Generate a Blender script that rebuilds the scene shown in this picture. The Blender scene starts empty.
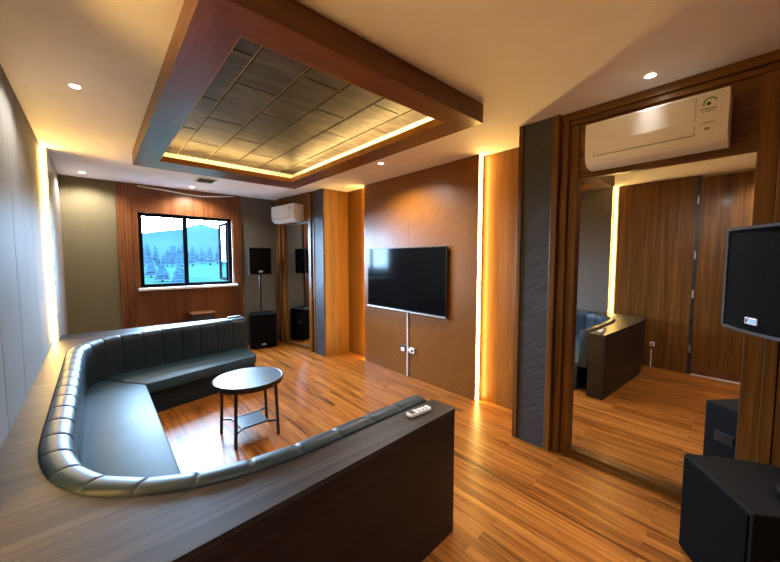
import bpy, bmesh, math, random
from mathutils import Vector, Matrix
random.seed(7)
COL = bpy.context.scene.collection
R = math.radians
ZC = 2.555            # ceiling height

# ------------------------------------------------------------------ materials
def nt(name):
    m = bpy.data.materials.new(name); m.use_nodes = True
    t = m.node_tree; t.nodes.clear()
    o = t.nodes.new('ShaderNodeOutputMaterial')
    return m, t, o
def N(t, kind, **kw):
    n = t.nodes.new(kind)
    for k, v in kw.items():
        if k.startswith('i_'):
            n.inputs[k[2:].replace('_', ' ')].default_value = v
        else: setattr(n, k, v)
    return n
def rgba(c): return (c[0], c[1], c[2], 1)
def principled(t, o, base=None, rough=.5, metal=0, spec=.5, coat=0):
    b = N(t, 'ShaderNodeBsdfPrincipled')
    if base: b.inputs['Base Color'].default_value = rgba(base)
    b.inputs['Roughness'].default_value = rough
    b.inputs['Metallic'].default_value = metal
    b.inputs['Specular IOR Level'].default_value = spec
    b.inputs['Coat Weight'].default_value = coat
    b.inputs['Coat Roughness'].default_value = .12
    t.links.new(b.outputs[0], o.inputs[0])
    return b
def coords(t, rot=(0,0,0), scale=(1,1,1), loc=(0,0,0)):
    c = N(t, 'ShaderNodeTexCoord'); m = N(t, 'ShaderNodeMapping')
    m.inputs['Rotation'].default_value = rot; m.inputs['Scale'].default_value = scale
    m.inputs['Location'].default_value = loc
    t.links.new(c.outputs['Object'], m.inputs[0]); return m
def ramp(t, stops):
    r = N(t, 'ShaderNodeValToRGB'); e = r.color_ramp.elements
    while len(e) < len(stops): e.new(.5)
    for x, (p, c) in zip(e, stops): x.position = p; x.color = rgba(c)
    return r
def bump(t, b, src, strength=.1, dist=.01):
    n = N(t, 'ShaderNodeBump'); n.inputs['Strength'].default_value = strength; n.inputs['Distance'].default_value = dist
    t.links.new(src, n.inputs['Height']); t.links.new(n.outputs[0], b.inputs['Normal'])

def plain(name, c, rough=.5, metal=0, spec=.5, noise=.06, nscale=40, bmp=0, coat=0):
    """one colour, slightly uneven, with a fine grain"""
    m, t, o = nt(name); b = principled(t, o, c, rough, metal, spec, coat)
    mp = coords(t); n = N(t, 'ShaderNodeTexNoise', i_Scale=nscale, i_Detail=4.0)
    t.links.new(mp.outputs[0], n.inputs['Vector'])
    lo = tuple(max(0, x*(1-noise)) for x in c); hi = tuple(min(1, x*(1+noise)) for x in c)
    r = ramp(t, [(.3, lo), (.7, hi)])
    t.links.new(n.outputs['Fac'], r.inputs[0]); t.links.new(r.outputs[0], b.inputs['Base Color'])
    if bmp: bump(t, b, n.outputs['Fac'], bmp)
    return m

def wood(name, dark, mid, light, axis='z', fine=18, long_=.6, rough=.38, rot=(0,0,0), coat=.04, bmp=.08, spec=.35):
    m, t, o = nt(name); b = principled(t, o, mid, rough, spec=spec, coat=coat)
    s = {'x': (long_, fine, fine), 'y': (fine, long_, fine), 'z': (fine, fine, long_)}[axis]
    c = N(t, 'ShaderNodeTexCoord'); m0 = N(t, 'ShaderNodeMapping'); m0.inputs['Rotation'].default_value = rot
    t.links.new(c.outputs['Object'], m0.inputs[0])
    mp = N(t, 'ShaderNodeMapping'); mp.inputs['Scale'].default_value = s
    t.links.new(m0.outputs[0], mp.inputs[0])
    n = N(t, 'ShaderNodeTexNoise', i_Scale=1.0, i_Detail=7.0, i_Roughness=.65, i_Distortion=.6)
    t.links.new(mp.outputs[0], n.inputs['Vector'])
    n2 = N(t, 'ShaderNodeTexNoise', i_Scale=5.0, i_Detail=4.0, i_Roughness=.6)
    t.links.new(mp.outputs[0], n2.inputs['Vector'])
    a = N(t, 'ShaderNodeMath', operation='MULTIPLY_ADD'); a.inputs[1].default_value = .35
    t.links.new(n2.outputs['Fac'], a.inputs[0]); t.links.new(n.outputs['Fac'], a.inputs[2])
    r = ramp(t, [(.42, dark), (.66, mid), (.9, light)])
    t.links.new(a.outputs[0], r.inputs[0]); t.links.new(r.outputs[0], b.inputs['Base Color'])
    bump(t, b, a.outputs[0], bmp, .004)
    return m

def floor_material():
    m, t, o = nt('oak_laminate'); b = principled(t, o, (.4,.18,.06), .32, spec=.22, coat=.02)
    c = N(t, 'ShaderNodeTexCoord')
    m1 = N(t, 'ShaderNodeMapping'); m1.inputs['Rotation'].default_value = (0, 0, R(90))
    t.links.new(c.outputs['Object'], m1.inputs[0])
    br = N(t, 'ShaderNodeTexBrick', offset=.37, offset_frequency=2)
    br.inputs['Color1'].default_value = (0,0,0,1); br.inputs['Color2'].default_value = (1,1,1,1)
    br.inputs['Mortar'].default_value = (.0,.0,.0,1)
    br.inputs['Scale'].default_value = 1; br.inputs['Mortar Size'].default_value = .0008
    br.inputs['Mortar Smooth'].default_value = .1
    br.inputs['Brick Width'].default_value = .95; br.inputs['Row Height'].default_value = .064
    t.links.new(m1.outputs[0], br.inputs['Vector'])
    mp = N(t, 'ShaderNodeMapping'); mp.inputs['Scale'].default_value = (21, 1.0, 20)
    t.links.new(c.outputs['Object'], mp.inputs[0])
    # every strip shifts the grain along its length
    sh = N(t, 'ShaderNodeVectorMath', operation='MULTIPLY_ADD')
    sh.inputs[1].default_value = (3.0, 9.0, 5.0)
    t.links.new(br.outputs['Color'], sh.inputs[0]); t.links.new(mp.outputs[0], sh.inputs[2])
    n = N(t, 'ShaderNodeTexNoise', i_Scale=1.0, i_Detail=6.0, i_Roughness=.62, i_Distortion=.8)
    t.links.new(sh.outputs[0], n.inputs['Vector'])
    n2 = N(t, 'ShaderNodeTexNoise', i_Scale=3.6, i_Detail=4.0, i_Roughness=.6)
    t.links.new(sh.outputs[0], n2.inputs['Vector'])
    a = N(t, 'ShaderNodeMath', operation='MULTIPLY_ADD'); a.inputs[1].default_value = .3
    t.links.new(n2.outputs['Fac'], a.inputs[0]); t.links.new(n.outputs['Fac'], a.inputs[2])
    a2 = N(t, 'ShaderNodeMath', operation='MULTIPLY_ADD'); a2.inputs[1].default_value = .12
    t.links.new(br.outputs['Color'], a2.inputs[0]); t.links.new(a.outputs[0], a2.inputs[2])
    r = ramp(t, [(.45, (.045,.012,.002)), (.60, (.17,.052,.007)), (.74, (.31,.105,.016)), (.95, (.46,.175,.034))])
    t.links.new(a2.outputs[0], r.inputs[0])
    mx = N(t, 'ShaderNodeMix', data_type='RGBA'); mx.inputs['B'].default_value = (.11,.038,.009,1)
    t.links.new(br.outputs['Fac'], mx.inputs['Factor']); t.links.new(r.outputs[0], mx.inputs['A'])
    t.links.new(mx.outputs['Result'], b.inputs['Base Color'])
    bump(t, b, a.outputs[0], .05, .003)
    return m

def slate_material():
    m, t, o = nt('slate'); b = principled(t, o, (.05,.055,.065), .5, spec=.35)
    c = N(t, 'ShaderNodeTexCoord'); m0 = N(t, 'ShaderNodeMapping'); m0.inputs['Rotation'].default_value = (R(32), 0, 0)
    mp = N(t, 'ShaderNodeMapping'); mp.inputs['Scale'].default_value = (6, 2.2, 38)
    t.links.new(c.outputs['Object'], m0.inputs[0]); t.links.new(m0.outputs[0], mp.inputs[0])
    n = N(t, 'ShaderNodeTexNoise', i_Scale=1.6, i_Detail=7.0, i_Roughness=.7, i_Distortion=.5)
    t.links.new(mp.outputs[0], n.inputs['Vector'])
    r = ramp(t, [(.3, (.022,.024,.028)), (.55, (.05,.053,.06)), (.8, (.105,.11,.12))])
    t.links.new(n.outputs['Fac'], r.inputs[0]); t.links.new(r.outputs[0], b.inputs['Base Color'])
    bump(t, b, n.outputs['Fac'], .35, .006)
    return m

def fabric(name, c1, c2):
    m, t, o = nt(name); b = principled(t, o, c1, .85, spec=.2)
    mp = coords(t); n = N(t, 'ShaderNodeTexNoise', i_Scale=160.0, i_Detail=2.0)
    t.links.new(mp.outputs[0], n.inputs['Vector'])
    r = ramp(t, [(.35, c1), (.65, c2)]); t.links.new(n.outputs['Fac'], r.inputs[0])
    t.links.new(r.outputs[0], b.inputs['Base Color']); bump(t, b, n.outputs['Fac'], .25, .003)
    return m

def leather(name, c, rough):
    m, t, o = nt(name); b = principled(t, o, c, rough, spec=.30)
    mp = coords(t); v = N(t, 'ShaderNodeTexVoronoi', i_Scale=260.0)
    t.links.new(mp.outputs[0], v.inputs['Vector'])
    n = N(t, 'ShaderNodeTexNoise', i_Scale=4.0, i_Detail=5.0); t.links.new(mp.outputs[0], n.inputs['Vector'])
    rr = N(t, 'ShaderNodeMapRange'); rr.inputs[3].default_value = rough-.06; rr.inputs[4].default_value = rough+.08
    t.links.new(n.outputs['Fac'], rr.inputs[0]); t.links.new(rr.outputs[0], b.inputs['Roughness'])
    bump(t, b, v.outputs['Distance'], .07, .002)
    return m

def emission(name, c, s):
    m, t, o = nt(name); e = N(t, 'ShaderNodeEmission'); e.inputs[0].default_value = rgba(c); e.inputs[1].default_value = s
    t.links.new(e.outputs[0], o.inputs[0]); return m

def mirror_material():
    m, t, o = nt('mirror_silver'); principled(t, o, (.86,.86,.85), .0, metal=1)
    return m

def glass_material(name='window_glass', ior=1.45):
    m, t, o = nt(name); a = N(t, 'ShaderNodeBsdfTransparent'); a.inputs[0].default_value = (.93,.97,.98,1)
    g = N(t, 'ShaderNodeBsdfGlossy'); g.inputs['Roughness'].default_value = .0
    f = N(t, 'ShaderNodeFresnel'); f.inputs[0].default_value = ior
    x = N(t, 'ShaderNodeMixShader')
    t.links.new(f.outputs[0], x.inputs[0]); t.links.new(a.outputs[0], x.inputs[1]); t.links.new(g.outputs[0], x.inputs[2])
    t.links.new(x.outputs[0], o.inputs[0]); return m

def tabletop_material():
    m, t, o = nt('textured_glass'); b = principled(t, o, (.06,.085,.105), .30, spec=.8, coat=.2)
    mp = coords(t); v = N(t, 'ShaderNodeTexVoronoi', i_Scale=70.0, feature='F1')
    t.links.new(mp.outputs[0], v.inputs['Vector']); bump(t, b, v.outputs['Distance'], .5, .006)
    return m

def tile_material():
    m, t, o = nt('bronze_tile'); b = principled(t, o, (.09,.08,.065), .5, spec=.4)
    mp = coords(t, rot=(0,0,R(24)), scale=(2.2, 7, 10))
    n = N(t, 'ShaderNodeTexNoise', i_Scale=1.0, i_Detail=6.0, i_Roughness=.65, i_Distortion=1.2)
    t.links.new(mp.outputs[0], n.inputs['Vector'])
    r = ramp(t, [(.3, (.014,.014,.0145)), (.5, (.045,.043,.041)), (.72, (.125,.116,.102))])
    t.links.new(n.outputs['Fac'], r.inputs[0]); t.links.new(r.outputs[0], b.inputs['Base Color'])
    bump(t, b, n.outputs['Fac'], .15, .004)
    return m

WAL = ((.045,.0165,.0025), (.128,.050,.0075), (.235,.100,.019))
M = dict(
    floor=floor_material(),
    ceiling=plain('ceiling_paint', (.92,.90,.95), .7, noise=.02, nscale=8),
    plaster=plain('wall_plaster', (.45,.38,.30), .8),
    walnut=wood('walnut', *WAL),
    walnut_x=wood('walnut_crosswise', *WAL, axis='x'),
    walnut_y=wood('walnut_lengthwise', *WAL, axis='y'),
    reddish=wood('mahogany', (.075,.024,.007), (.15,.050,.015), (.21,.076,.025), fine=22),
    orange=wood('orange_veneer', (.09,.031,.0035), (.165,.062,.007), (.235,.096,.013), fine=12, rough=.42),
    fascia=wood('fascia_pale_orange', (.26,.11,.014), (.42,.19,.028), (.55,.27,.05), axis='x', fine=14, rough=.35),
    chev_a=wood('veneer_rising', (.115,.039,.004), (.178,.062,.0068), (.238,.088,.0115), fine=75, long_=4.5, rot=(R(48),0,0), rough=.38),
    chev_b=wood('veneer_falling', (.115,.039,.004), (.178,.062,.0068), (.238,.088,.0115), fine=75, long_=4.5, rot=(R(-48),0,0), rough=.38),
    beam_x=wood('beam_wood', (.05,.014,.0035), (.135,.038,.008), (.21,.068,.015), axis='x', fine=14, long_=.8, rough=.34, bmp=.22, spec=.45),
    beam_y=wood('beam_wood_lengthwise', (.05,.014,.0035), (.135,.038,.008), (.21,.068,.015), axis='y', fine=14, long_=.8, rough=.34, bmp=.22, spec=.45),
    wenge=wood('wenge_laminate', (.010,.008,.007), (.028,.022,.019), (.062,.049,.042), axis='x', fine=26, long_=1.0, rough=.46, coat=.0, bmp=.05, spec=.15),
    wenge_shaded=wood('shaded_wenge_laminate', (.007,.0048,.005), (.014,.010,.0102), (.026,.019,.019), axis='x', fine=26, long_=1.0, rough=.42, coat=0, bmp=.05, spec=.3),  # same laminate as the ledge, darkened for the unlit front
    wenge_y=wood('wenge_laminate_lengthwise', (.010,.008,.007), (.028,.022,.019), (.062,.049,.042), axis='y', fine=26, long_=1.0, rough=.46, coat=.0, bmp=.05, spec=.15),
    slate=slate_material(),
    khaki=fabric('khaki_fabric', (.125,.103,.055), (.175,.146,.082)),
    greyfab=fabric('grey_fabric', (.12,.11,.09), (.165,.155,.125)),
    grey_panel=wood('pale_grey_laminate', (.145,.141,.13), (.165,.16,.15), (.185,.18,.17), fine=9, long_=.25, rough=.55, spec=.04, bmp=.02),
    dusk_panel=wood('brown_grey_laminate', (.15,.12,.10), (.21,.175,.15), (.28,.24,.21), axis='y', fine=16, long_=.7, rough=.4),
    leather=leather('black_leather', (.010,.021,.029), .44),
    seat_leather=leather('sheen_seat_leather', (.026,.058,.082), .55),  # black leather with the blue window sheen put into its colour
    black=plain('black_metal', (.012,.011,.012), .4),
    black_paint=plain('black_textured_paint', (.0055,.0055,.006), .65, spec=.12, noise=.5, nscale=300, bmp=.3),
    grille=plain('black_grille', (.003,.003,.0033), .8, spec=.06, noise=.8, nscale=420, bmp=.5),
    rim=plain('grey_edge', (.045,.043,.04), .5, spec=.2),
    screen=plain('screen_glass', (.004,.004,.0045), .08, noise=.02, spec=.10),
    silver=plain('silver_trim', (.55,.55,.56), .3, metal=.8),
    white=plain('white_plastic', (.88,.88,.89), .45, noise=.01),
    remote=plain('pale_blue_white_plastic', (.72,.80,.86), .3, noise=.01),
    offwhite=plain('off_white_plastic', (.70,.70,.69), .4, noise=.02),
    marble=plain('white_marble', (.74,.72,.70), .25, noise=.08, nscale=9),
    dark=plain('dark_grey', (.03,.03,.033), .4),
    greyprint=plain('grey_print', (.22,.21,.23), .5),
    greenprint=plain('green_print', (.05,.22,.14), .5),
    blueprint=plain('blue_print', (.30,.50,.75), .5),
    frame=plain('black_window_frame', (.004,.0045,.006), .6, spec=0),
    mirror=mirror_material(), glass=glass_material(), sashglass=glass_material('sash_glass', 1.02), top=tabletop_material(),
    shelf=plain('smoked_glass_shelf', (.11,.15,.19), .22, spec=.8),
    tile=tile_material(), gold=plain('gold_joint', (.85,.60,.36), .45),
    led=emission('led_warm', (1.0,.60,.15), 16), led_left=emission('led_warm_left', (1.0,.59,.15), 36), led_cove=emission('led_cove', (1.0,.64,.21), 24),
    lamp=emission('downlight_glow', (1.0,.86,.62), 14),
    lawn=plain('lawn', (.0036,.0110,.0088), .9, spec=0, noise=.25, nscale=.15),
    hill=plain('hazy_forest_hill', (.0040,.0092,.0120), .95, spec=0, noise=.2, nscale=.02),  # blue distance haze mixed into the hill colour
    tree=plain('hazy_conifer_blue', (.0034,.0084,.0122), .9, spec=0, noise=.3, nscale=3),  # conifers tinted blue, haze is in their colour
    fartree=plain('hazy_forest_blue', (.0044,.0100,.0140), .95, spec=0, noise=.3, nscale=.3),  # forest green shifted to blue to stand in for haze
    bark=plain('bark', (.003,.006,.007), .9, spec=0),
)

# ------------------------------------------------------------------ mesh tools
class MB:
    """collects shapes, then links them as ONE mesh object"""
    def __init__(s): s.bm = bmesh.new()
    def _add(s, tmp, mat=None):
        if mat is not None: bmesh.ops.transform(tmp, matrix=mat, verts=tmp.verts)
        me = bpy.data.meshes.new('tmp'); tmp.to_mesh(me); tmp.free(); s.bm.from_mesh(me); bpy.data.meshes.remove(me)
        return s
    def box(s, x0, x1, y0, y1, z0, z1, bev=0, mat=None, seg=2):
        t = bmesh.new(); bmesh.ops.create_cube(t, size=1)
        for v in t.verts:
            v.co = Vector(((x0+x1)/2+v.co.x*(x1-x0), (y0+y1)/2+v.co.y*(y1-y0), (z0+z1)/2+v.co.z*(z1-z0)))
        if bev: bmesh.ops.bevel(t, geom=t.edges[:], offset=bev, segments=seg, affect='EDGES', profile=.5)
        return s._add(t, mat)
    def prism(s, pts, h0, h1, axis='z', bev=0, mat=None):
        """polygon pts extruded from h0 to h1 along an axis"""
        f = {'z': lambda p, h: (p[0], p[1], h), 'y': lambda p, h: (p[0], h, p[1]), 'x': lambda p, h: (h, p[0], p[1])}[axis]
        t = bmesh.new(); a = [t.verts.new(f(p, h0)) for p in pts]; b = [t.verts.new(f(p, h1)) for p in pts]
        t.faces.new(a); t.faces.new(b[::-1]); n = len(pts)
        for i in range(n): t.faces.new((a[i], b[i], b[(i+1)%n], a[(i+1)%n]))
        bmesh.ops.recalc_face_normals(t, faces=t.faces[:])
        if bev: bmesh.ops.bevel(t, geom=t.edges[:], offset=bev, segments=2, affect='EDGES', profile=.5)
        return s._add(t, mat)
    def cyl(s, c, r, h, seg=24, r2=None, mat=None, axis='z'):
        t = bmesh.new(); bmesh.ops.create_cone(t, cap_ends=True, segments=seg, radius1=r, radius2=r if r2 is None else r2, depth=h)
        m = Matrix.Translation((0,0,h/2))
        if axis == 'y': m = Matrix.Rotation(R(-90), 4, 'X') @ m
        if axis == 'x': m = Matrix.Rotation(R(90), 4, 'Y') @ m
        m = Matrix.Translation(c) @ m
        return s._add(t, m if mat is None else mat @ m)
    def lathe(s, prof, c=(0,0,0), seg=48, mat=None):
        t = bmesh.new(); rings = []
        for r, z in prof:
            rings.append([t.verts.new((r*math.cos(2*math.pi*k/seg), r*math.sin(2*math.pi*k/seg), z)) for k in range(seg)] if r > 1e-6 else [t.verts.new((0,0,z))])
        for a, b in zip(rings, rings[1:]):
            for k in range(seg):
                j = (k+1) % seg
                vs = [a[k % len(a)], a[j % len(a)], b[j % len(b)], b[k % len(b)]]
                u = []
                for v in vs:
                    if v not in u: u.append(v)
                if len(u) > 2: t.faces.new(u)
        bmesh.ops.recalc_face_normals(t, faces=t.faces[:])
        m = Matrix.Translation(c)
        return s._add(t, m if mat is None else mat @ m)
    def tube(s, pts, r, seg=8, square=False):
        t = bmesh.new(); pts = [Vector(p) for p in pts]; rings = []
        if square: seg = 4
        for i, p in enumerate(pts):
            d = ((pts[min(i+1, len(pts)-1)]-p).normalized() + (p-pts[max(i-1, 0)]).normalized()).normalized()
            up = Vector((0,0,1)) if abs(d.z) < .9 else Vector((0,1,0))
            u = d.cross(up).normalized(); w = u.cross(d)
            o = math.pi/4 if square else 0
            rings.append([t.verts.new(p + r*(1.414 if square else 1)*(math.cos(2*math.pi*k/seg+o)*u + math.sin(2*math.pi*k/seg+o)*w)) for k in range(seg)])
        for a, b in zip(rings, rings[1:]):
            for k in range(seg): t.faces.new((a[k], a[(k+1)%seg], b[(k+1)%seg], b[k]))
        t.faces.new(rings[0][::-1]); t.faces.new(rings[-1])
        bmesh.ops.recalc_face_normals(t, faces=t.faces[:])
        return s._add(t)
    def grid(s, rows, close=False, caps=False):
        t = bmesh.new(); rr = [[t.verts.new(p) for p in r] for r in rows]
        for a, b in zip(rr, rr[1:]):
            n = len(a)
            for k in range(n if close else n-1): t.faces.new((a[k], a[(k+1)%n], b[(k+1)%n], b[k]))
        if caps: t.faces.new(rr[0][::-1]); t.faces.new(rr[-1])
        bmesh.ops.recalc_face_normals(t, faces=t.faces[:])
        return s._add(t)
    def build(s, name, mat, parent=None, smooth=False, local=False, angle=35):
        if parent is not None and not local:
            bmesh.ops.translate(s.bm, verts=s.bm.verts, vec=-world_loc(parent))
        me = bpy.data.meshes.new(name); s.bm.to_mesh(me); s.bm.free(); me.materials.append(mat)
        if smooth:
            for p in me.polygons: p.use_smooth = True
            me.set_sharp_from_angle(angle=R(angle))
        o = bpy.data.objects.new(name, me); COL.objects.link(o)
        if parent is not None: o.parent = parent
        return o
def world_loc(o):
    v = Vector(o.location)
    while o.parent: o = o.parent; v += Vector(o.location)
    return v
def tag(o, label, cat, group=None):
    o['label'] = label; o['category'] = cat
    if group: o['group'] = group
    return o
def thing(name, label, cat, loc=(0,0,0), rz=0, group=None):
    o = bpy.data.objects.new(name, None); COL.objects.link(o); o.empty_display_size = .1
    o.location = loc; o.rotation_euler = (0,0,rz)
    return tag(o, label, cat, group)
def struct(name, mb, mat, parent=None):
    o = mb.build(name, mat, parent)
    if parent is None: o['kind'] = 'structure'
    return o
def copy_tree(o, parent=None):
    c = o.copy(); COL.objects.link(c)
    if parent is not None: c.parent = parent
    for ch in [k for k in o.children if k.type != 'LIGHT']: copy_tree(ch, c)
    return c
def area(name, loc, rot, sx, sy, power, color, spread=180):
    l = bpy.data.lights.new(name, 'AREA'); l.shape = 'RECTANGLE'; l.size = sx; l.size_y = sy; l.energy = power; l.color = color; l.spread = R(spread)
    o = bpy.data.objects.new(name, l); COL.objects.link(o); o.location = loc; o.rotation_euler = rot; return o

# ------------------------------------------------------------------ the room
YN, YF = -.80, 5.92        # near and far wall faces
XL, XR = -.385, 3.035      # left and right wall faces
struct('floor', MB().box(XL-.1, XR+.1, YN-.1, YF+.1, -.12, 0), M['floor'])
cx0, cx1, cy0, cy1 = .36, 1.99, 1.365, 4.16          # opening in the ceiling above the coffer
c = MB(); c.box(XL-.1, cx0, YN-.1, YF+.2, ZC, ZC+.2); c.box(cx1, XR+.1, YN-.1, YF+.2, ZC, ZC+.2)
c.box(cx0, cx1, YN-.1, cy0, ZC, ZC+.2); c.box(cx0, cx1, cy1, YF+.2, ZC, ZC+.2)
c.box(cx0-.05, cx1+.05, cy0-.05, cy1+.05, ZC+.12, ZC+.2)
struct('ceiling', c, M['ceiling'])
struct('wall_left', MB().box(XL-.1, XL, YN-.1, YF+.1, 0, ZC), M['plaster'])
struct('wall_right', MB().box(XR, XR+.1, YN-.1, YF+.1, 0, ZC), M['orange'])
struct('wall_near', MB().box(XL, XR, YN-.1, YN, 0, ZC), M['reddish'])
wx0, wx1, wz0, wz1 = .475, 1.725, 1.085, 2.165
w = MB(); w.box(XL, wx0, YF, YF+.15, 0, ZC); w.box(wx1, XR, YF, YF+.15, 0, ZC)
w.box(wx0, wx1, YF, YF+.15, 0, wz0); w.box(wx0, wx1, YF, YF+.15, wz1, ZC)
struct('wall_far', w, M['plaster'])

# wooden cladding and fabric panels of the window wall
t = thing('wall_panel', 'reddish wood cladding with grooved edge bands around the window', 'wall panel', (1.06, YF, 0))
w = MB(); a, b = .40, 1.72
w.box(a, wx0, YF-.02, YF, 0, ZC); w.box(wx1, 1.735, YF-.02, YF, 0, ZC)
w.box(wx0, wx1, YF-.02, YF, 0, wz0-.03); w.box(wx0, wx1, YF-.02, YF, wz1, ZC)
w.build('board', M['reddish'], t)
for x0, x1 in ((.245, .40), (1.735, 1.875)):
    w = MB(); n = 4; s = (x1-x0)/n
    for k in range(n): w.box(x0+k*s+.001, x0+(k+1)*s-.001, YF-.030, YF, 0, ZC, bev=.003)
    w.build('grooved_band', M['reddish'], t)
tag(MB().box(-.33, .243, YF-.015, YF, 0, ZC).build('wall_panel', M['khaki']), 'khaki fabric wall panel left of the window, in the far left corner', 'wall panel')
tag(MB().box(1.877, 2.66, YF-.015, YF, 0, ZC).build('wall_panel', M['greyfab']), 'grey fabric wall panel behind the far loudspeaker', 'wall panel')

# window_1: black frame, mullion, fixed pane left, casement open outwards on the right, marble sill
win = struct('window_1', MB().box(wx0, wx0+.05, YF+.03, YF+.10, wz0, wz1).box(wx1-.05, wx1, YF+.03, YF+.10, wz0, wz1)
    .box(wx0+.05, wx1-.05, YF+.03, YF+.10, wz0, wz0+.045).box(wx0+.05, wx1-.05, YF+.03, YF+.10, wz1-.045, wz1), M['frame'])
MB().box(1.035, 1.085, YF+.03, YF+.10, wz0+.045, wz1-.045).build('mullion', M['frame'], win)
MB().box(wx0+.05, 1.035, YF+.06, YF+.066, wz0+.045, wz1-.045).build('pane', M['glass'], win)
sash_m = Matrix.Translation((wx1-.05, YF+.10, 0)) @ Matrix.Rotation(R(-93), 4, 'Z')   # local -x runs along the open sash
s = MB(); L = .57
for bx in ((-L, -L+.04, wz0+.05, wz1-.05), (-.04, 0, wz0+.05, wz1-.05), (-L+.04, -.04, wz0+.05, wz0+.09), (-L+.04, -.04, wz1-.09, wz1-.05)):
    s.box(bx[0], bx[1], -.018, .018, bx[2], bx[3], mat=sash_m)
sash = s.build('sash', M['frame'], win)
MB().box(-L+.04, -.04, -.003, .003, wz0+.09, wz1-.09, mat=sash_m).build('sash_pane', M['sashglass'], sash)
MB().box(-L+.005, -L+.03, .018, .05, 1.50, 1.62, bev=.004, mat=sash_m).build('sash_handle', M['black'], sash)
MB().box(wx0-.03, wx1+.04, YF-.13, YF+.03, wz0-.035, wz0-.001, bev=.004).build('window_sill', M['marble'], win)
tag(MB().tube([(.49, YF-.03, 2.525), (.8, YF-.045, 2.505), (1.1, YF-.045, 2.478), (1.30, YF-.045, 2.475), (1.55, YF-.04, 2.505), (1.76, YF-.03, 2.535)], .009).build('ceiling_cable', M['offwhite'], smooth=True),
    'thin white cable sagging along the top of the window wall', 'cable')

# left wall: grey panels between two vertical light strips, wood and a door near the camera
ys = [1.51, 2.30, 2.82, 3.56, 4.455]
for k, (y0, y1) in enumerate(zip(ys, ys[1:])):
    lab = ['pale grey wall panel left of the sofa, nearest the camera', 'pale grey wall panel left of the sofa, second from the camera',
           'pale grey wall panel left of the sofa, third from the camera', 'pale grey wall panel left of the sofa, beside the bright light strip'][k]
    tag(MB().box(XL, -.335, y0+.003, y1-.003, .001, ZC-.001, bev=.003).build('wall_panel', M['grey_panel']), lab, 'wall panel', 'grey panels of the left wall')
tag(MB().box(XL, -.298, 4.57, YF-.016, .7005, ZC-.001, bev=.003).box(XL, -.298, 4.872, YF-.016, .001, .6995).build('wall_panel', M['dusk_panel']), 'brownish wall panel between the left light strip and the far corner', 'wall panel')
tag(MB().box(XL, -.365, .605, 1.44, 0, ZC-.001, bev=.002).build('wall_panel', M['walnut']), 'brown wooden wall panel seen in the large mirror, beside the sofa end', 'wall panel')
door = struct('door_1', MB().box(XL, -.372, -.33, .565, .055, ZC-.03, bev=.002), M['walnut'])
MB().box(XL, -.378, .565, .603, 0, ZC-.001).build('door_gap', M['dark'], door)
MB().box(XL, -.362, -.33, .565, .02, .12, bev=.002).build('kick_rail', M['reddish'], door)
MB().box(XL, -.355, -.33, .565, 0, .014).build('door_daylight_strip', M['marble'], door)  # white strip stands in for daylight showing under the door
for z in (.28, 1.0, 1.5, 2.2): MB().cyl((-.372, .585, z), .010, .10, 12).build('hinge', M['silver'], door, smooth=True)
struct('trim_1', MB().box(XL, -.36, YN, -.335, 0, ZC-.001), M['reddish'])

def led(label, x0, x1, y0, y1, z0, z1, back, mat='led'):
    """light strip: diffuser in a thin metal channel"""
    t = thing('light_strip', label, 'light strip', ((x0+x1)/2, (y0+y1)/2, z0))
    MB().box(x0, x1, y0, y1, z0, z1).build('diffuser', M[mat], t)
    MB().box(*back, z0, z1).build('channel', M['silver'], t)
    return t
led('bright vertical light strip on left wall near the far corner', -.340, -.314, 4.556, 4.565, .7005, ZC-.005, (-.365, -.3, 4.5655, 4.5695), 'led_left')
led('vertical light strip on left wall seen in the large mirror', -.375, -.364, 1.470, 1.484, .001, ZC-.005, (XL, -.377, 1.445, 1.505), 'led_left')

# ------------------------------------------------------------------ right wall
t = thing('feature_panel', 'large brown veneer panel with slanting grain behind the television', 'wall panel', (2.94, 2.915, 0))
MB().box(2.94, XR-.002, 2.9605, 3.87, .001, ZC-.001, bev=.002).build('veneer_sheet', M['chev_a'], t)
MB().box(2.94, XR-.002, 1.96, 2.9595, .001, ZC-.001, bev=.002).build('veneer_sheet', M['chev_b'], t)
led('tall yellow light strip on the near edge of television panel', 2.954, 2.986, 1.944, 1.954, .004, ZC-.004, (2.944, 3.026, 1.955, 1.9595))
led('tall light strip hidden behind the far edge of television panel', 2.954, 2.986, 3.876, 3.886, .004, ZC-.004, (2.944, 3.026, 3.8705, 3.875))

def pilaster(y0, y1, label):
    t = thing('pilaster', label, 'pilaster', (2.79, (y0+y1)/2, 0))
    MB().box(2.60, XR-.001, y0+.012, y1-.012, .001, ZC-.001).build('core', M['orange'], t)
    MB().box(2.588, 2.6, y0+.045, y1-.036, .001, ZC-.001).build('slate_panel', M['slate'], t)
    for a, b in ((y0, y0+.045), (y1-.036, y1)):
        MB().box(2.575, 2.62, a, b, .001, ZC-.001, bev=.004).build('edge_strip', M['walnut'], t)
    return t
pilaster(1.04, 1.347, 'slate pilaster with wooden edges beside the large mirror')
p2 = thing('pilaster', 'narrow bluish slate pilaster beside the far mirror and speaker', 'pilaster', (2.79, 4.57, 0))
MB().box(2.60, XR-.001, 4.42, 4.72, .001, ZC-.001, bev=.002).build('core', M['orange'], p2)
MB().box(2.586, 2.6, 4.43, 4.69, .001, ZC-.001).build('slate_panel', M['slate'], p2)
MB().box(2.575, 2.62, 4.692, 4.73, .001, ZC-.001, bev=.004).build('edge_strip', M['walnut'], p2)

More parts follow.
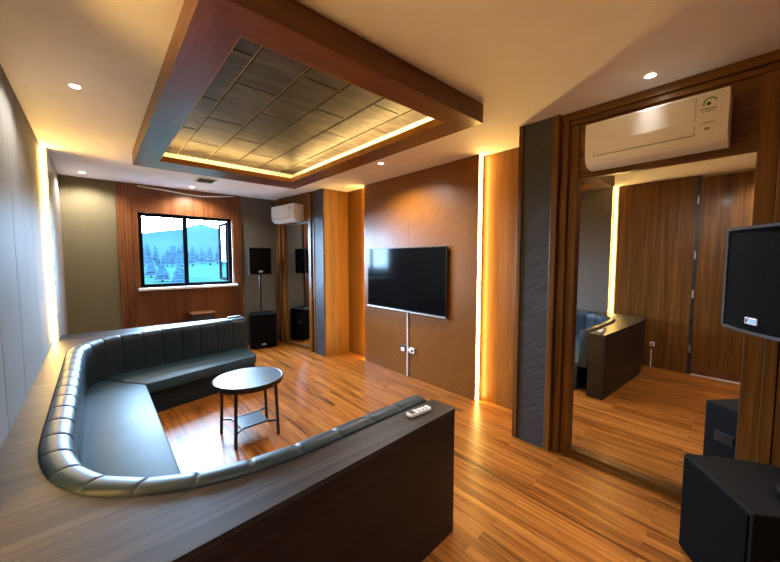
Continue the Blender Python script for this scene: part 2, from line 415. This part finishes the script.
def wall_mirror(y0, y1, yl, yr, label, depth=None):
    """mirror y0..y1; frame reaches out to yl (near) and yr (far)"""
    t = thing('wall_mirror', label, 'mirror', (2.70, (y0+y1)/2, 0))
    zt = 2.08
    MB().box(2.685, 2.69, y0, y1, .05, zt).build('mirror_glass', M['mirror'], t)
    MB().box(2.69, XR-.001 if depth is None else 2.69+depth, yl, yr, .001, ZC-.001).build('backing', M['walnut'], t)
    MB().box(2.66, 2.69, y0-.001, y1+.001, zt, ZC-.09).build('header', M['walnut_y'], t)
    MB().box(2.655, 2.69, y0, y1, .001, .05).build('bottom_rail', M['walnut_y'], t)
    r = MB(); r.box(2.615, 2.69, yl, yr, ZC-.055, ZC-.001, bev=.004); r.box(2.635, 2.69, yl+.05, yr-.05, ZC-.09, ZC-.055, bev=.004)
    r.build('top_rail', M['walnut_y'], t)
    for a, b, c_, d in ((yl, yl+.05, yl+.05, y0), (yr-.05, yr, y1, yr-.05)):
        s = MB(); s.box(2.615, 2.69, a, b, .001, ZC-.055, bev=.004); s.box(2.645, 2.69, c_, d, .001, ZC-.09, bev=.004)
        s.build('stile', M['walnut'], t)
    return t
wall_mirror(.052, .925, -.075, 1.035, 'large floor-length wall mirror in wooden frame beside the near speaker')
fm = wall_mirror(4.89, 5.62, 4.775, 5.73, 'narrow-looking far wall mirror under the distant air conditioner', .03)
fm.location.x -= .115; fm.rotation_euler.z = R(7)
tag(MB().box(2.47, XR-.002, 5.80, YF-.001, .001, ZC-.001, bev=.003).build('corner_post', M['reddish']), 'dark wooden corner post between far mirror and speaker wall', 'post')
struct('trim_2', MB().box(2.60, XR, YN, -.08, 0, ZC), M['walnut'])

def air_conditioner(yc, label):
    t = thing('air_conditioner', label, 'air conditioner', (2.66, yc, 2.10))
    z0, z1, xf, xb, h = 2.105, 2.385, 2.462, 2.658, .335
    pr = [(xb, z0+.02), (xb-.05, z0), (xf+.075, z0+.002), (xf+.04, z0+.014), (xf+.016, z0+.04), (xf+.004, z0+.08), (xf, z0+.14), (xf+.001, z1-.012), (xf+.003, z1-.004), (xf+.008, z1), (xb, z1)]
    MB().prism(pr, yc-h, yc+h, axis='y', bev=.003).build('body', M['white'], t, smooth=True)
    # flap outline: thin dark groove with upturned ends
    g = MB(); g.tube([(xf+.0035, yc-h+.13, z0+.115), (xf+.008, yc-h+.13, z0+.066), (xf+.008, yc+h-.05, z0+.066), (xf+.0035, yc+h-.05, z0+.095)], .0028)
    g.build('flap_groove', M['dark'], t)
    MB().box(xf-.001, xf+.004, yc-h+.128, yc-h+.13, z0+.13, z1-.02).build('panel_joint', M['greyprint'], t)
    e = MB(); n = 14; pts = [(xf-.0012, yc-h+.072+.026*math.cos(a), z1-.062+.026*math.sin(a)) for a in [R(-15)+R(175)*k/n for k in range(n+1)]]
    e.tube(pts, .0035); e.build('emblem', M['greenprint'], t)
    MB().cyl((xf-.001, yc-h+.078, z1-.064), .009, .003, 16, axis='x').build('emblem', M['dark'], t)
    q = MB(); q.box(xf-.001, xf+.003, yc-h+.045, yc-h+.11, z1-.094, z1-.088); q.box(xf-.001, xf+.003, yc-h+.05, yc-h+.105, z1-.105, z1-.101)
    q.build('printed_line', M['greyprint'], t)
    MB().box(xf-.001, xf+.005, yc-h+.055, yc-h+.10, z0+.118, z0+.122).build('printed_mark', M['greyprint'], t)
    MB().box(xf-.0002, xf+.006, yc-h+.07, yc-h+.09, z0+.083, z0+.094).build('printed_mark', M['greyprint'], t)
    return t
air_conditioner(.49, 'white split air conditioner above the large mirror')
ac2 = air_conditioner(5.34, 'small distant white air conditioner above the far mirror')
ac2.location.x -= .129; ac2.rotation_euler.z = R(7)

# television
t = thing('television', 'flat black television on the brown veneer panel', 'television', (2.94, 3.035, .84))
y0, y1, z0, z1 = 2.325, 3.745, .843, 1.645
MB().box(2.902, 2.922, y0, y1, z0, z1, bev=.003).build('casing', M['black'], t)
MB().box(2.9005, 2.904, y0+.008, y1-.008, z0+.018, z1-.008).build('screen', M['screen'], t)
MB().box(2.897, 2.924, y0, y1, z0-.012, z0+.004, bev=.003).build('bottom_trim', M['silver'], t)
MB().box(2.922, 2.9395, y0+.35, y1-.35, 1.05, 1.45, bev=.003).build('wall_bracket', M['black'], t)
# conduit with outlets
tag(MB().box(2.922, 2.9395, 2.953, 2.969, .001, .825, bev=.003).build('cable_conduit', M['white']), 'white vertical cable conduit below the television', 'conduit')
t = thing('wall_socket', 'white socket with round outlet right of the white conduit', 'socket', (2.94, 2.875, .35))
MB().box(2.915, 2.9395, 2.835, 2.915, .318, .388, bev=.006).build('plate', M['white'], t)
MB().cyl((2.911, 2.868, .350), .017, .006, 20, axis='x').build('outlet_hole', M['dark'], t, smooth=True)
MB().box(2.918, 2.9395, 2.915, 2.953, .338, .362, bev=.003).build('cable_stub', M['white'], t)
t = thing('wall_socket', 'socket with pale plug and black top left of white conduit', 'socket', (2.94, 3.02, .35))
MB().box(2.92, 2.9395, 2.985, 3.065, .315, .40, bev=.004).build('plate', M['dark'], t)
MB().box(2.895, 2.921, 2.995, 3.05, .322, .368, bev=.006).build('plug', M['white'], t)
# socket by the sofa end, seen in the large mirror
t = thing('wall_socket', 'white wall socket near the sofa end, visible in the mirror', 'socket', (-.36, .97, .32))
MB().box(-.365, -.352, .945, .995, .295, .355, bev=.004).build('plate', M['white'], t)
MB().cyl((-.352, .97, .325), .014, .004, 20, axis='x').build('outlet_hole', M['dark'], t, smooth=True)
tag(MB().box(-.365, -.352, .972, .981, .001, .25, bev=.003).build('cable_conduit', M['white']), 'short white conduit at the foot of sofa front, visible in mirror', 'conduit')

# ------------------------------------------------------------------ coffer in the ceiling
ox0, ox1, oy0, oy1, ix0, ix1, iy0, iy1, zb, zl = .32, 2.03, 1.325, 4.20, .495, 1.83, 1.50, 3.87, 2.43, 2.478
t = thing('ceiling_coffer', 'wood-framed ceiling coffer with glowing cove and dark bronze tiles', 'ceiling coffer', (1.175, 2.75, ZC))
def beam(q, h0, h1, lip):    # mitred ledge and outer lip
    b = MB(); b.prism(q, h0, h1, bev=.002); b.prism(lip, h1-.002, ZC+.002); return b
li = .04
beam([(ox0,oy0),(ox1,oy0),(ix1,iy0),(ix0,iy0)], zb, zl, [(ox0,oy0),(ox1,oy0),(ox1-li,oy0+li),(ox0+li,oy0+li)]).build('beam', M['beam_x'], t)
beam([(ox0,oy1),(ox1,oy1),(ix1,iy1),(ix0,iy1)], zb, zl, [(ox0,oy1),(ox1,oy1),(ox1-li,oy1-li),(ox0+li,oy1-li)]).build('beam', M['beam_x'], t)
beam([(ox0,oy0),(ox0,oy1),(ix0,iy1),(ix0,iy0)], zb, zl, [(ox0,oy0),(ox0,oy1),(ox0+li,oy1-li),(ox0+li,oy0+li)]).build('beam', M['beam_y'], t)
beam([(ox1,oy0),(ox1,oy1),(ix1,iy1),(ix1,iy0)], zb, zl, [(ox1,oy0),(ox1,oy1),(ox1-li,oy1-li),(ox1-li,oy0+li)]).build('beam', M['beam_y'], t)
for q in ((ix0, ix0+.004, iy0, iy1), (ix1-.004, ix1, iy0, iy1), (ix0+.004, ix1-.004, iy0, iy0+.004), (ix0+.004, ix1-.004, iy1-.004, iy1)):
    MB().box(*q, zb+.001, zl+.004).build('inner_fascia', M['fascia'], t)  # thin plates, paler and more orange than the beams
zt = 2.60
MB().box(cx0+.002, cx1-.002, cy0+.002, cy1-.002, zt+.012, zt+.03).build('backing', M['gold'], t)
tl = MB(); xs = [cx0+.005, .43, .70, .975, 1.25, 1.525, 1.80, cx1-.005]; LT = .68
for k, (a, b) in enumerate(zip(xs, xs[1:])):
    y = 2.24 - LT*2 if k % 2 == 0 else 1.90 - LT*2
    while y < cy1:
        p, q = max(y+.006, cy0+.005), min(y+LT-.006, cy1-.005)
        if q-p > .02: tl.box(a+.006, b-.006, p, q, zt, zt+.012, bev=.002)
        y += LT
tl.build('tiles', M['tile'], t)
zz = zl+.004
for q in ((ix1+.05, ix1+.07, iy0, iy1), (ix0, ix1, iy1+.05, iy1+.07)):
    MB().box(*q, zz, zz+.008).build('cove_strip', M['led_cove'], t)

# downlights: bright lens in a white ring, and the lamp in it
DL = [(-.045, 2.847, 'small bright downlight left of the coffer, over the sofa'), (-.07, 5.576, 'downlight in the far left ceiling corner'),
      (1.11, 5.62, 'downlight above the window'), (2.407, 2.858, 'downlight in front of the television panel'), (2.435, .485, 'downlight above the near air conditioner'), (-.10, -.25, 'added unseen downlight in front of the door in the left wall')]  # last one is out of view, added to brighten the near left side
proto = None
WATT = [18, 28, 33, 52, 40, 24]
for (x, y, lab), watt in zip(DL, WATT):
    if proto is None:
        d = proto = thing('downlight', lab, 'downlight', (x, y, ZC), group='recessed downlights')
        MB().lathe([(.022,-.001),(.030,-.005),(.036,-.003),(.036,.001),(.022,.001)], seg=32).build('ring', M['white'], d, smooth=True, local=True)
        MB().cyl((0,0,-.004), .023, .004, 32).build('lens', M['lamp'], d, local=True)
    else:
        d = copy_tree(proto); d.location = (x, y, ZC); d['label'] = lab
    l = bpy.data.lights.new('downlight_lamp', 'SPOT'); l.energy = watt; l.color = (1, .94, .86); l.spot_size = R(150); l.spot_blend = .6; l.shadow_soft_size = .03
    o = bpy.data.objects.new('downlight_lamp', l); COL.objects.link(o); o.location = (0,0,-.012); o.parent = d
    if y == .485: l.spot_size = R(98); o.rotation_euler = (0, R(40), 0)          # swivelled away from the wall
t = thing('ceiling_vent', 'grey slatted ceiling vent between coffer and window', 'vent', (1.15, 5.02, ZC))
v = MB(); v.box(1.04, 1.27, 4.87, 4.89, ZC-.012, ZC, bev=.002); v.box(1.04, 1.27, 5.15, 5.17, ZC-.012, ZC, bev=.002); v.box(1.04, 1.06, 4.89, 5.15, ZC-.012, ZC, bev=.002); v.box(1.25, 1.27, 4.89, 5.15, ZC-.012, ZC, bev=.002)
v.build('rim', M['offwhite'], t)
MB().box(1.06, 1.25, 4.89, 5.15, ZC-.002, ZC-.0005).build('opening', M['dark'], t)
v = MB()
for k in range(7): v.box(1.06, 1.25, 4.905+k*.034, 4.92+k*.034, ZC-.010, ZC-.003)
v.build('slats', M['rim'], t)

# ------------------------------------------------------------------ the U-shaped sofa
sofa = thing('booth_sofa', 'U-shaped black leather booth sofa with dark wooden ledge', 'sofa', (.3, 2.9, 0))
inner = [(1.365,1.222),(.913,1.213),(.777,1.209),(.60,1.207),(.45,1.220),(.30,1.252),(.184,1.297),(.083,1.355),(-.00,1.425),(-.071,1.502),(-.139,1.622),(-.179,1.742),(-.208,1.90),(-.219,2.1),(-.220,2.6),
         (-.221,3.2),(-.221,3.7),(-.213,3.93),(-.188,4.065),(-.121,4.207),(-.02,4.32),(.117,4.40),(.33,4.458),(.512,4.504),(.928,4.556),(1.455,4.635)]
def spline(pts, step):
    P = [Vector((*p, 0)) for p in pts]; out = []
    for i in range(len(P)-1):
        p0, p1, p2, p3 = P[max(i-1,0)], P[i], P[i+1], P[min(i+2, len(P)-1)]
        for k in range(12):
            u = k/12
            out.append(.5*((2*p1) + (p2-p0)*u + (2*p0-5*p1+4*p2-p3)*u*u + (3*p1-p0-3*p2+p3)*u**3))
    out.append(P[-1])
    # smooth, then resample
    for _ in range(6): out = [out[0]] + [(out[i-1]+out[i]*2+out[i+1])/4 for i in range(1, len(out)-1)] + [out[-1]]
    ac = [0]
    for a, b in zip(out, out[1:]): ac.append(ac[-1]+(b-a).length)
    def at(s):
        s = max(0, min(ac[-1], s)); j = 0
        lo, hi = 0, len(ac)-1
        while hi-lo > 1:
            mdl = (lo+hi)//2
            if ac[mdl] <= s: lo = mdl
            else: hi = mdl
        u = (s-ac[lo])/max(1e-9, ac[hi]-ac[lo]); return out[lo].lerp(out[hi], u)
    return at, ac[-1]
at, LEN = spline(inner, .01)
def frame_at(s):
    p = at(s); d = (at(s+.02)-at(s-.02)).normalized(); n = Vector((d.y, -d.x, 0))    # towards the seats
    return p, n
NCH = 31; CH = LEN/NCH
prof = [(0.0,.66),(0.0,.695),(.003,.706),(.014,.716),(.034,.7215),(.058,.7205),(.082,.713),(.098,.698),(.107,.676),(.108,.62),(.103,.54),(.104,.46),(.110,.38),(.112,.30),(.02,.30)]
rows = []
for k in range(NCH):
    for f in (0, .035, .09, .2, .35, .5, .65, .8, .91, .965):
        s = (k+f)*CH; dist = min(f, 1-f)*CH
        g = math.exp(-(dist/.005)**2); puff = .0025*math.sin(math.pi*f)**.5 if 0 < f < 1 else 0
        p, n = frame_at(s); row = []
        for j, (u, z) in enumerate(prof):
            wgt = 1 if 2 <= j <= 12 else 0
            off = u + wgt*(puff*(u/.11) - .007*g*(u/.11)); zz = z + (wgt*(puff*.6 - .005*g) if z > .70 else 0)
            row.append((p.x+n.x*off, p.y+n.y*off, zz))
        rows.append(row)
p, n = frame_at(LEN); rows.append([(p.x+n.x*u, p.y+n.y*u, z) for u, z in prof])
rows0 = rows
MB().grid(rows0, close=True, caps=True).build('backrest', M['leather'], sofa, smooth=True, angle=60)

# casing: ledge board and boards down to the floor
NS = 90; inn = [at(LEN*k/NS) for k in range(NS+1)]
front = lambda x: 1.062 + (x-1.41)*.045 + max(0, .10-x)*.16
out = []
XO, YB = -.334, 4.86
back = lambda x: YB - (x+.334)*.03
for k, q in enumerate(inn):
    if q.y < 1.30 or (q.y < 2.2 and q.x > -.05): out.append(Vector((q.x, front(q.x), 0)))
    elif q.y > 4.35 and q.x > -.02: out.append(Vector((q.x, back(q.x), 0)))
    else: out.append(Vector((XO, q.y, 0)))
out[0] = Vector((1.412, 1.062, 0)); first_in = Vector((1.405, 1.222, 0))
# insert sharp outer corners
path = [(first_in, out[0])] + [(a, b) for a, b in zip(inn, out)][0:]
path[1] = (inn[0], Vector((inn[0].x, front(inn[0].x), 0)))
res = []; prev = None
for a, b in path:
    if prev is not None:
        if prev[1].x > XO+.01 and abs(b.x-XO) < 1e-6 and prev[1].y < 2: res.append(((prev[0]+a)/2, Vector((XO, front(XO), 0))))
        if abs(prev[1].x-XO) < 1e-6 and b.x > XO+.01: res.append(((prev[0]+a)/2, Vector((XO, YB, 0))))
    res.append((a, b)); prev = (a, b)
res.append((Vector((1.49, 4.64, 0)), Vector((1.49, back(1.49), 0))))
def band(z0, z1, inset_o=0, inset_i=0):
    b = MB(); rows = []
    for a, o in res:
        d = (o-a); L_ = d.length; d = d/L_ if L_ > 1e-6 else d
        A = a + d*inset_i; O = o - d*inset_o
        rows.append([(O.x, O.y, z0), (A.x, A.y, z0), (A.x, A.y, z1), (O.x, O.y, z1)])
    return b.grid(rows, close=True, caps=True)
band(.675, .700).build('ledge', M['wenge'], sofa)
band(.001, .6745, .003, .003).build('casing', M['wenge_shaded'], sofa)

for a, b_ in (((-.334,1.93),(-.222,1.985)), ((-.334,1.235),(.075,1.352)), ((-.334,3.74),(-.226,3.755))):
    a, b_ = Vector((*a, .7)), Vector((*b_, .7)); n_ = Vector((-(b_-a).y, (b_-a).x, 0)).normalized()*.0012
    MB().prism([(a+n_)[:2], (b_+n_)[:2], (b_-n_)[:2], (a-n_)[:2]], .699, .7004).build('ledge_joint', M['dark'], sofa)
# seats: rounded cushions on recessed bases
def cushion(poly, z0, z1, name, mat, bev):
    b = MB(); b.prism(poly, z0, z1, bev=bev); return b.build(name, mat, sofa, smooth=True)
def seats():
    left = [(-.135,1.62),(-.06,1.49),(.02,1.43),(.305,1.80),(.308,3.775),(-.01,4.22),(-.08,4.12),(-.117,3.9)]
    far = [(.312,3.785),(1.39,4.03),(1.44,4.10),(1.45,4.52),(.95,4.45),(.5,4.395),(.2,4.34),(.06,4.28),(-.002,4.228)]
    near = [(.31,1.795),(1.33,1.79),(1.35,1.34),(.6,1.325),(.3,1.37),(.12,1.43),(.03,1.435)]
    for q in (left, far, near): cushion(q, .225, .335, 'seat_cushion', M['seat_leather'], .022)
    lb = [(-.13,1.62),(-.05,1.50),(.02,1.45),(.265,1.84),(.265,3.82),(0,4.2),(-.08,4.1)]
    fb = [(.27,3.835),(1.385,4.085),(1.43,4.13),(1.44,4.50),(.95,4.43),(.5,4.38),(.2,4.32),(.01,4.21)]
    nb = [(.275,1.83-.08),(1.30,1.745),(1.33,1.35),(.6,1.335),(.3,1.38),(.12,1.44),(.04,1.45)]
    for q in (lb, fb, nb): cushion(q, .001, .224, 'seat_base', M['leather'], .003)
seats()

# remote on the near ledge, dark gadget on the far ledge
t = thing('remote_control', 'white remote control on the near end of the sofa ledge', 'remote control', (1.222, 1.150, .7005), R(-4))
MB().box(-.074, .074, -.022, .022, 0, .021, bev=.008).build('body', M['remote'], t, smooth=True, local=True)
MB().box(-.066, -.034, -.017, .017, .0195, .0216, bev=.0008).build('display', M['dark'], t, local=True)
b = MB()
for i in range(3):
    for j in (-1, 1): b.box(-.015+i*.025, 0+i*.025, j*.010-.005, j*.010+.005, .020, .0225, bev=.0008)
b.build('buttons', M['greyprint'], t, local=True)
t = thing('remote_control', 'flat dark gadget on the far end of the sofa ledge', 'remote control', (1.385, 4.75, .7005), R(4))
MB().prism([(-.085,-.03),(.085,-.03),(.09,.0),(.085,.03),(-.085,.03),(-.09,0)], 0, .024, bev=.006).build('body', M['black'], t, smooth=True, local=True)
MB().box(-.06, .06, -.012, .018, .023, .0255, bev=.001).build('top_plate', M['offwhite'], t, local=True)

# low cabinet under the window
t = thing('cabinet', 'small black cabinet with wooden top below the window', 'cabinet', (1.2, 5.72, 0))
MB().box(1.05, 1.355, 5.60, 5.87, .001, .665, bev=.004).build('body', M['black'], t)
MB().box(1.04, 1.365, 5.585, 5.88, .665, .685, bev=.003).build('top', M['reddish'], t)
MB().box(1.07, 1.335, 5.594, 5.601, .36, .645, bev=.002).build('front_panel', M['dark'], t)
for x in (1.10, 1.26): MB().box(x, x+.05, 5.590, 5.595, .60, .612).build('slot', M['rim'], t)

# ------------------------------------------------------------------ round table
t = thing('side_table', 'round black side table with glass top and lower shelf', 'table', (.935, 2.87, 0))
ZT = .495; RT = .275
MB().lathe([(0,ZT-.012),(RT-.012,ZT-.012),(RT-.008,ZT-.004),(RT-.012,ZT),(0,ZT)], seg=64).build('tabletop', M['top'], t, smooth=True, local=True)
MB().lathe([(RT-.02,ZT-.04),(RT,ZT-.04),(RT+.002,ZT-.036),(RT+.002,ZT+.001),(RT-.002,ZT+.004),(RT-.009,ZT+.001),(RT-.009,ZT-.014),(RT-.02,ZT-.014)][:] + [(RT-.02,ZT-.04)], seg=64).build('rim', M['black'], t, smooth=True, local=True)
MB().cyl((0,0,ZT-.03), RT-.021, .016, 48).build('underboard', M['black'], t, local=True)
legs = [(-.168,-.187),(.168,-.170),(.245,.150),(-.190,.155)]
tops = [(-.155,-.170),(.165,-.165),(.190,.150),(-.170,.155)]
legs = [(-.170,-.180),(.178,-.172),(.205,.158),(-.186,.160)]
for (x, y), (u, v_) in zip(legs, tops):
    MB().tube([(x, y, .001), (u, v_, ZT-.03)], .0105, square=True).build('leg', M['black'], t, local=True)
zs = .125; rl = MB(); ins = [(-.10,-.125),(.10,-.120),(.115,.105),(-.115,.105)]
def onleg(i, z): (x, y), (u, v_) = legs[i], tops[i]; f = z/(ZT-.03); return (x+(u-x)*f, y+(v_-y)*f, z)
for i in range(4):
    j = (i+1) % 4
    rl = MB().tube([onleg(i, zs), (ins[i][0], ins[i][1], zs)], .007, square=True)
    rl.tube([(ins[i][0], ins[i][1], zs), (ins[j][0], ins[j][1], zs)], .007, square=True)
    rl.build('stretcher', M['black'], t, local=True)
MB().prism([(x*.93, y*.93) for x, y in ins], zs-.003, zs+.003).build('lower_shelf', M['shelf'], t, local=True)
for a in range(8):
    an = 2*math.pi*a/8+.4
    MB().lathe([(0,.003),(.003,.002),(.005,-.003),(0,-.003)], seg=10, mat=Matrix.Rotation(an, 4, 'Z') @ Matrix.Translation((RT+.002,0,ZT-.022)) @ Matrix.Rotation(R(90), 4, 'Y')).build('rivet', M['silver'], t, smooth=True, local=True)

# ------------------------------------------------------------------ loudspeakers (front faces local -y, base on the floor)
def logo(t, y, z):
    MB().box(-.030, .030, y-.004, y, z-.014, z+.014, bev=.001).build('badge', M['offwhite'], t, local=True)
    f = MB(); yy = y-.0055
    f.box(-.024, -.020, yy, y-.003, z-.009, z+.009); f.box(-.020, -.011, yy, y-.003, z+.005, z+.009); f.box(-.020, -.013, yy, y-.003, z-.002, z+.002)
    f.build('badge_letter', M['dark'], t, local=True)
    MB().box(-.006, .025, yy, y-.003, z-.009, z+.009).build('badge_mark', M['blueprint'], t, local=True)
def subwoofer(loc, rz, label, w, d, h, logo_on=True):
    t = thing('subwoofer', label, 'subwoofer', loc, rz, None)
    MB().prism([(-w/2,0),(w/2,0),(w/2,d*.55),(w*.36,d),(-w*.36,d),(-w/2,d*.55)], .018, h, bev=.008).build('cabinet', M['black_paint'], t, local=True)
    MB().box(-w/2+.015, w/2-.015, -.008, .004, .035, h-.018, bev=.003).build('grille', M['grille'], t, local=True)
    logo(t, -.008, .075)
    for sx in (-1, 1):
        MB().box(sx*w/2-.006 if sx > 0 else -w/2-.004, sx*w/2+.004 if sx > 0 else -w/2+.006, d*.16, d*.42, h*.52, h*.66, bev=.003).build('side_handle', M['black'], t, local=True)
    for sx in (-1, 1):
        for yy in (.05, d-.07): MB().cyl((sx*w*.3, yy, .001), .02, .018, 16).build('foot', M['black'], t, local=True)
    return t
def speaker(loc, rz, label, w, d, h):
    t = thing('loudspeaker', label, 'loudspeaker', loc, rz, None)
    MB().prism([(-w/2,0),(w/2,0),(w/2,.07),(w*.30,d),(-w*.30,d),(-w/2,.07)], 0, h, bev=.006).build('cabinet', M['black_paint'], t, local=True)
    n = 10; pts = [(-w/2+.012+(w-.024)*k/n, -.004-.016*math.sin(math.pi*k/n)) for k in range(n+1)]
    MB().prism(pts+[(w/2-.012,.004),(-w/2+.012,.004)], .014, h-.014).build('grille', M['grille'], t, local=True)
    e = MB(); e.prism([(-w/2-.002,-.004)]+[(x, y-.003) for x, y in pts]+[(w/2+.002,-.004),(w/2+.002,.010),(-w/2-.002,.010)], 0, .012); e.prism([(-w/2-.002,-.004)]+[(x, y-.003) for x, y in pts]+[(w/2+.002,-.004),(w/2+.002,.010),(-w/2-.002,.010)], h-.012, h)
    e.box(-w/2-.003, -w/2+.010, -.008, .012, .012, h-.012); e.box(w/2-.010, w/2+.003, -.008, .012, .012, h-.012)
    e.build('grille_edge', M['rim'], t, local=True)
    logo(t, -.020, .055)
    return t
def pole(x, y, z0, z1, label):
    t = thing('speaker_pole', label, 'pole', (x, y, z0))
    MB().cyl((0,0,0), .0175, z1-z0, 20).build('tube', M['black'], t, smooth=True, local=True)
    MB().cyl((0,0,.0005), .032, .02, 24).build('base_collar', M['black'], t, smooth=True, local=True)
    MB().cyl((0,0,z1-z0-.05), .024, .03, 20).build('top_collar', M['black'], t, smooth=True, local=True)
    return t
# near pair: front looks to the far left of the room
def place(fl, fr):           # front-left and front-right corners as seen facing the front -> location of front middle, rotation
    a, b = Vector((*fl, 0)), Vector((*fr, 0)); mid = (a+b)/2; d = (b-a).normalized()
    return mid, math.atan2(d.y, d.x), (b-a).length
mid, rz, wd = place((2.205,.222), (1.862,-.022))
n_in = Vector((-math.sin(rz), math.cos(rz), 0))
subwoofer((mid.x, mid.y, 0), rz, 'large black subwoofer on floor in front of the large mirror', wd, .44, .515)
sp = mid + n_in*.06
a0 = Vector((2.205,.112,0)); dirv = Vector((math.cos(rz), math.sin(rz), 0)); m2 = a0 + dirv*.185
speaker((m2.x, m2.y, 1.185), rz, 'black loudspeaker at right edge, in front of large mirror', .37, .30, .455)
q = m2 + n_in*.15
pole(q.x, q.y, .5155, 1.184, 'black pole on the near subwoofer, carrying the near loudspeaker')
mid, rz, wd = place((1.855,5.56), (2.265,5.455))
n_in = Vector((-math.sin(rz), math.cos(rz), 0))
subwoofer((mid.x, mid.y, 0), rz, 'black subwoofer on floor in the far right corner', wd, .34, .585)
mid2, rz2, wd2 = place((1.875,5.57), (2.21,5.48))
n2 = Vector((-math.sin(rz2), math.cos(rz2), 0))
speaker((mid2.x, mid2.y, 1.24), rz2, 'black loudspeaker on pole right of the window', wd2, .26, .45)
q = mid2 + n2*.13
pole(q.x, q.y, .5855, 1.239, 'thin black pole between far subwoofer and loudspeaker')

# ------------------------------------------------------------------ outside the window
g = -1.0
struct('ground', MB().box(-60, 260, YF+.4, 520, g-.3, g), M['lawn'])
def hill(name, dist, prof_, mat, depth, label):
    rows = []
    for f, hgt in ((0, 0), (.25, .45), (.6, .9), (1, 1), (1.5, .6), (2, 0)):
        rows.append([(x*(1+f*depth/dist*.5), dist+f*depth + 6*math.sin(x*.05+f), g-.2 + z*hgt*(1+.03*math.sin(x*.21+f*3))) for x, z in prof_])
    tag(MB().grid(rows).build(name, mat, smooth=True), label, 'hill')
# ridge: pixel column -> direction, rising to a summit right of the middle of the window
pr_ = [(-30,10),(10,20),(25,27),(36,30.5),(46,32),(55,32.5),(64,36),(72,40.5),(80,40.5),(90,37.5),(102,34.5),(115,32.5),(135,28),(165,22),(210,15)]
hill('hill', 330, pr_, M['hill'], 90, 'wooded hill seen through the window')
def conifer(name, x, y, h, r, mat, label, group, simple=False):
    t = thing(name, label, 'tree', (x, y, g), 0, group) if not simple else None
    b = MB(); tiers = 5 if simple else 7; seg = 9 if simple else 14
    for k in range(tiers):
        z0 = h*(.10+.80*k/tiers); rr = r*(1-.86*k/tiers)*random.uniform(.88, 1.1)
        b.cyl((0,0,z0), rr, h*.34*(1-.35*k/tiers), seg, r2=rr*.08)
    for v in b.bm.verts:
        v.co.x += random.uniform(-.06,.06)*r; v.co.y += random.uniform(-.06,.06)*r
    if simple:
        b.cyl((0,0,-.1), r*.14, h*.25, 6)
        o = b.build(name, mat); o.location = (x, y, g); return tag(o, label, 'tree', group)
    b.build('foliage', mat, t, local=True)
    MB().cyl((0,0,-.05), r*.10, h*.2, 10).build('trunk', M['bark'], t, local=True)
    return t
def dirx(px, dist):           # where a column of the window lies at a distance
    return dist*math.tan(R(41.62)+math.atan((px-390)/331.3))
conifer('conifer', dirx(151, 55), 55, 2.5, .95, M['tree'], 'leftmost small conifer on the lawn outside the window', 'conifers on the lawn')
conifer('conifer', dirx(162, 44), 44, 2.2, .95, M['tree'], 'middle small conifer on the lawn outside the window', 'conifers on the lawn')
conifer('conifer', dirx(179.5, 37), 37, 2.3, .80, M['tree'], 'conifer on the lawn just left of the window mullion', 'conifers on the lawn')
spots = []
while len(spots) < 60:
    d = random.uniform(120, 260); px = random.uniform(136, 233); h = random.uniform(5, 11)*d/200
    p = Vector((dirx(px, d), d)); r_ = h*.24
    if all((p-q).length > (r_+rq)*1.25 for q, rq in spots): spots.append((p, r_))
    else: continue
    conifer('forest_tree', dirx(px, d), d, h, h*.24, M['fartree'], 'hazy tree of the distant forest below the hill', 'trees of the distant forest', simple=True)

# ------------------------------------------------------------------ daylight, camera
wd_ = bpy.data.worlds.new('overcast_sky'); bpy.context.scene.world = wd_; wd_.use_nodes = True
t = wd_.node_tree; t.nodes.clear()
o = t.nodes.new('ShaderNodeOutputWorld'); b = t.nodes.new('ShaderNodeBackground'); b.inputs[0].default_value = (.44, .68, 1.0, 1); b.inputs[1].default_value = 38.0
t.links.new(b.outputs[0], o.inputs[0])
l = area('window_portal', ((wx0+wx1)/2, YF+.14, (wz0+wz1)/2), (R(-90), 0, 0), wx1-wx0, wz1-wz0, 1, (1,1,1)); l.data.cycles.is_portal = True

cam = bpy.data.cameras.new('camera'); co = bpy.data.objects.new('camera', cam); COL.objects.link(co)
cam.sensor_width = 36; cam.sensor_fit = 'HORIZONTAL'; cam.lens = 331.3/780*36; cam.clip_start = .02; cam.clip_end = 2000
co.location = (0, 0, 1.5); co.rotation_euler = (R(90-3.787), 0, R(-41.62))
sc = bpy.context.scene; sc.camera = co
sc.view_settings.view_transform = 'Standard'; sc.view_settings.look = 'None'; sc.view_settings.gamma = 1; sc.view_settings.use_curve_mapping = False
sc.view_settings.exposure = 1.88
sc.cycles.use_denoising = True; sc.cycles.max_bounces = 14; sc.cycles.diffuse_bounces = 10; sc.cycles.glossy_bounces = 5
sc.cycles.sample_clamp_indirect = 6
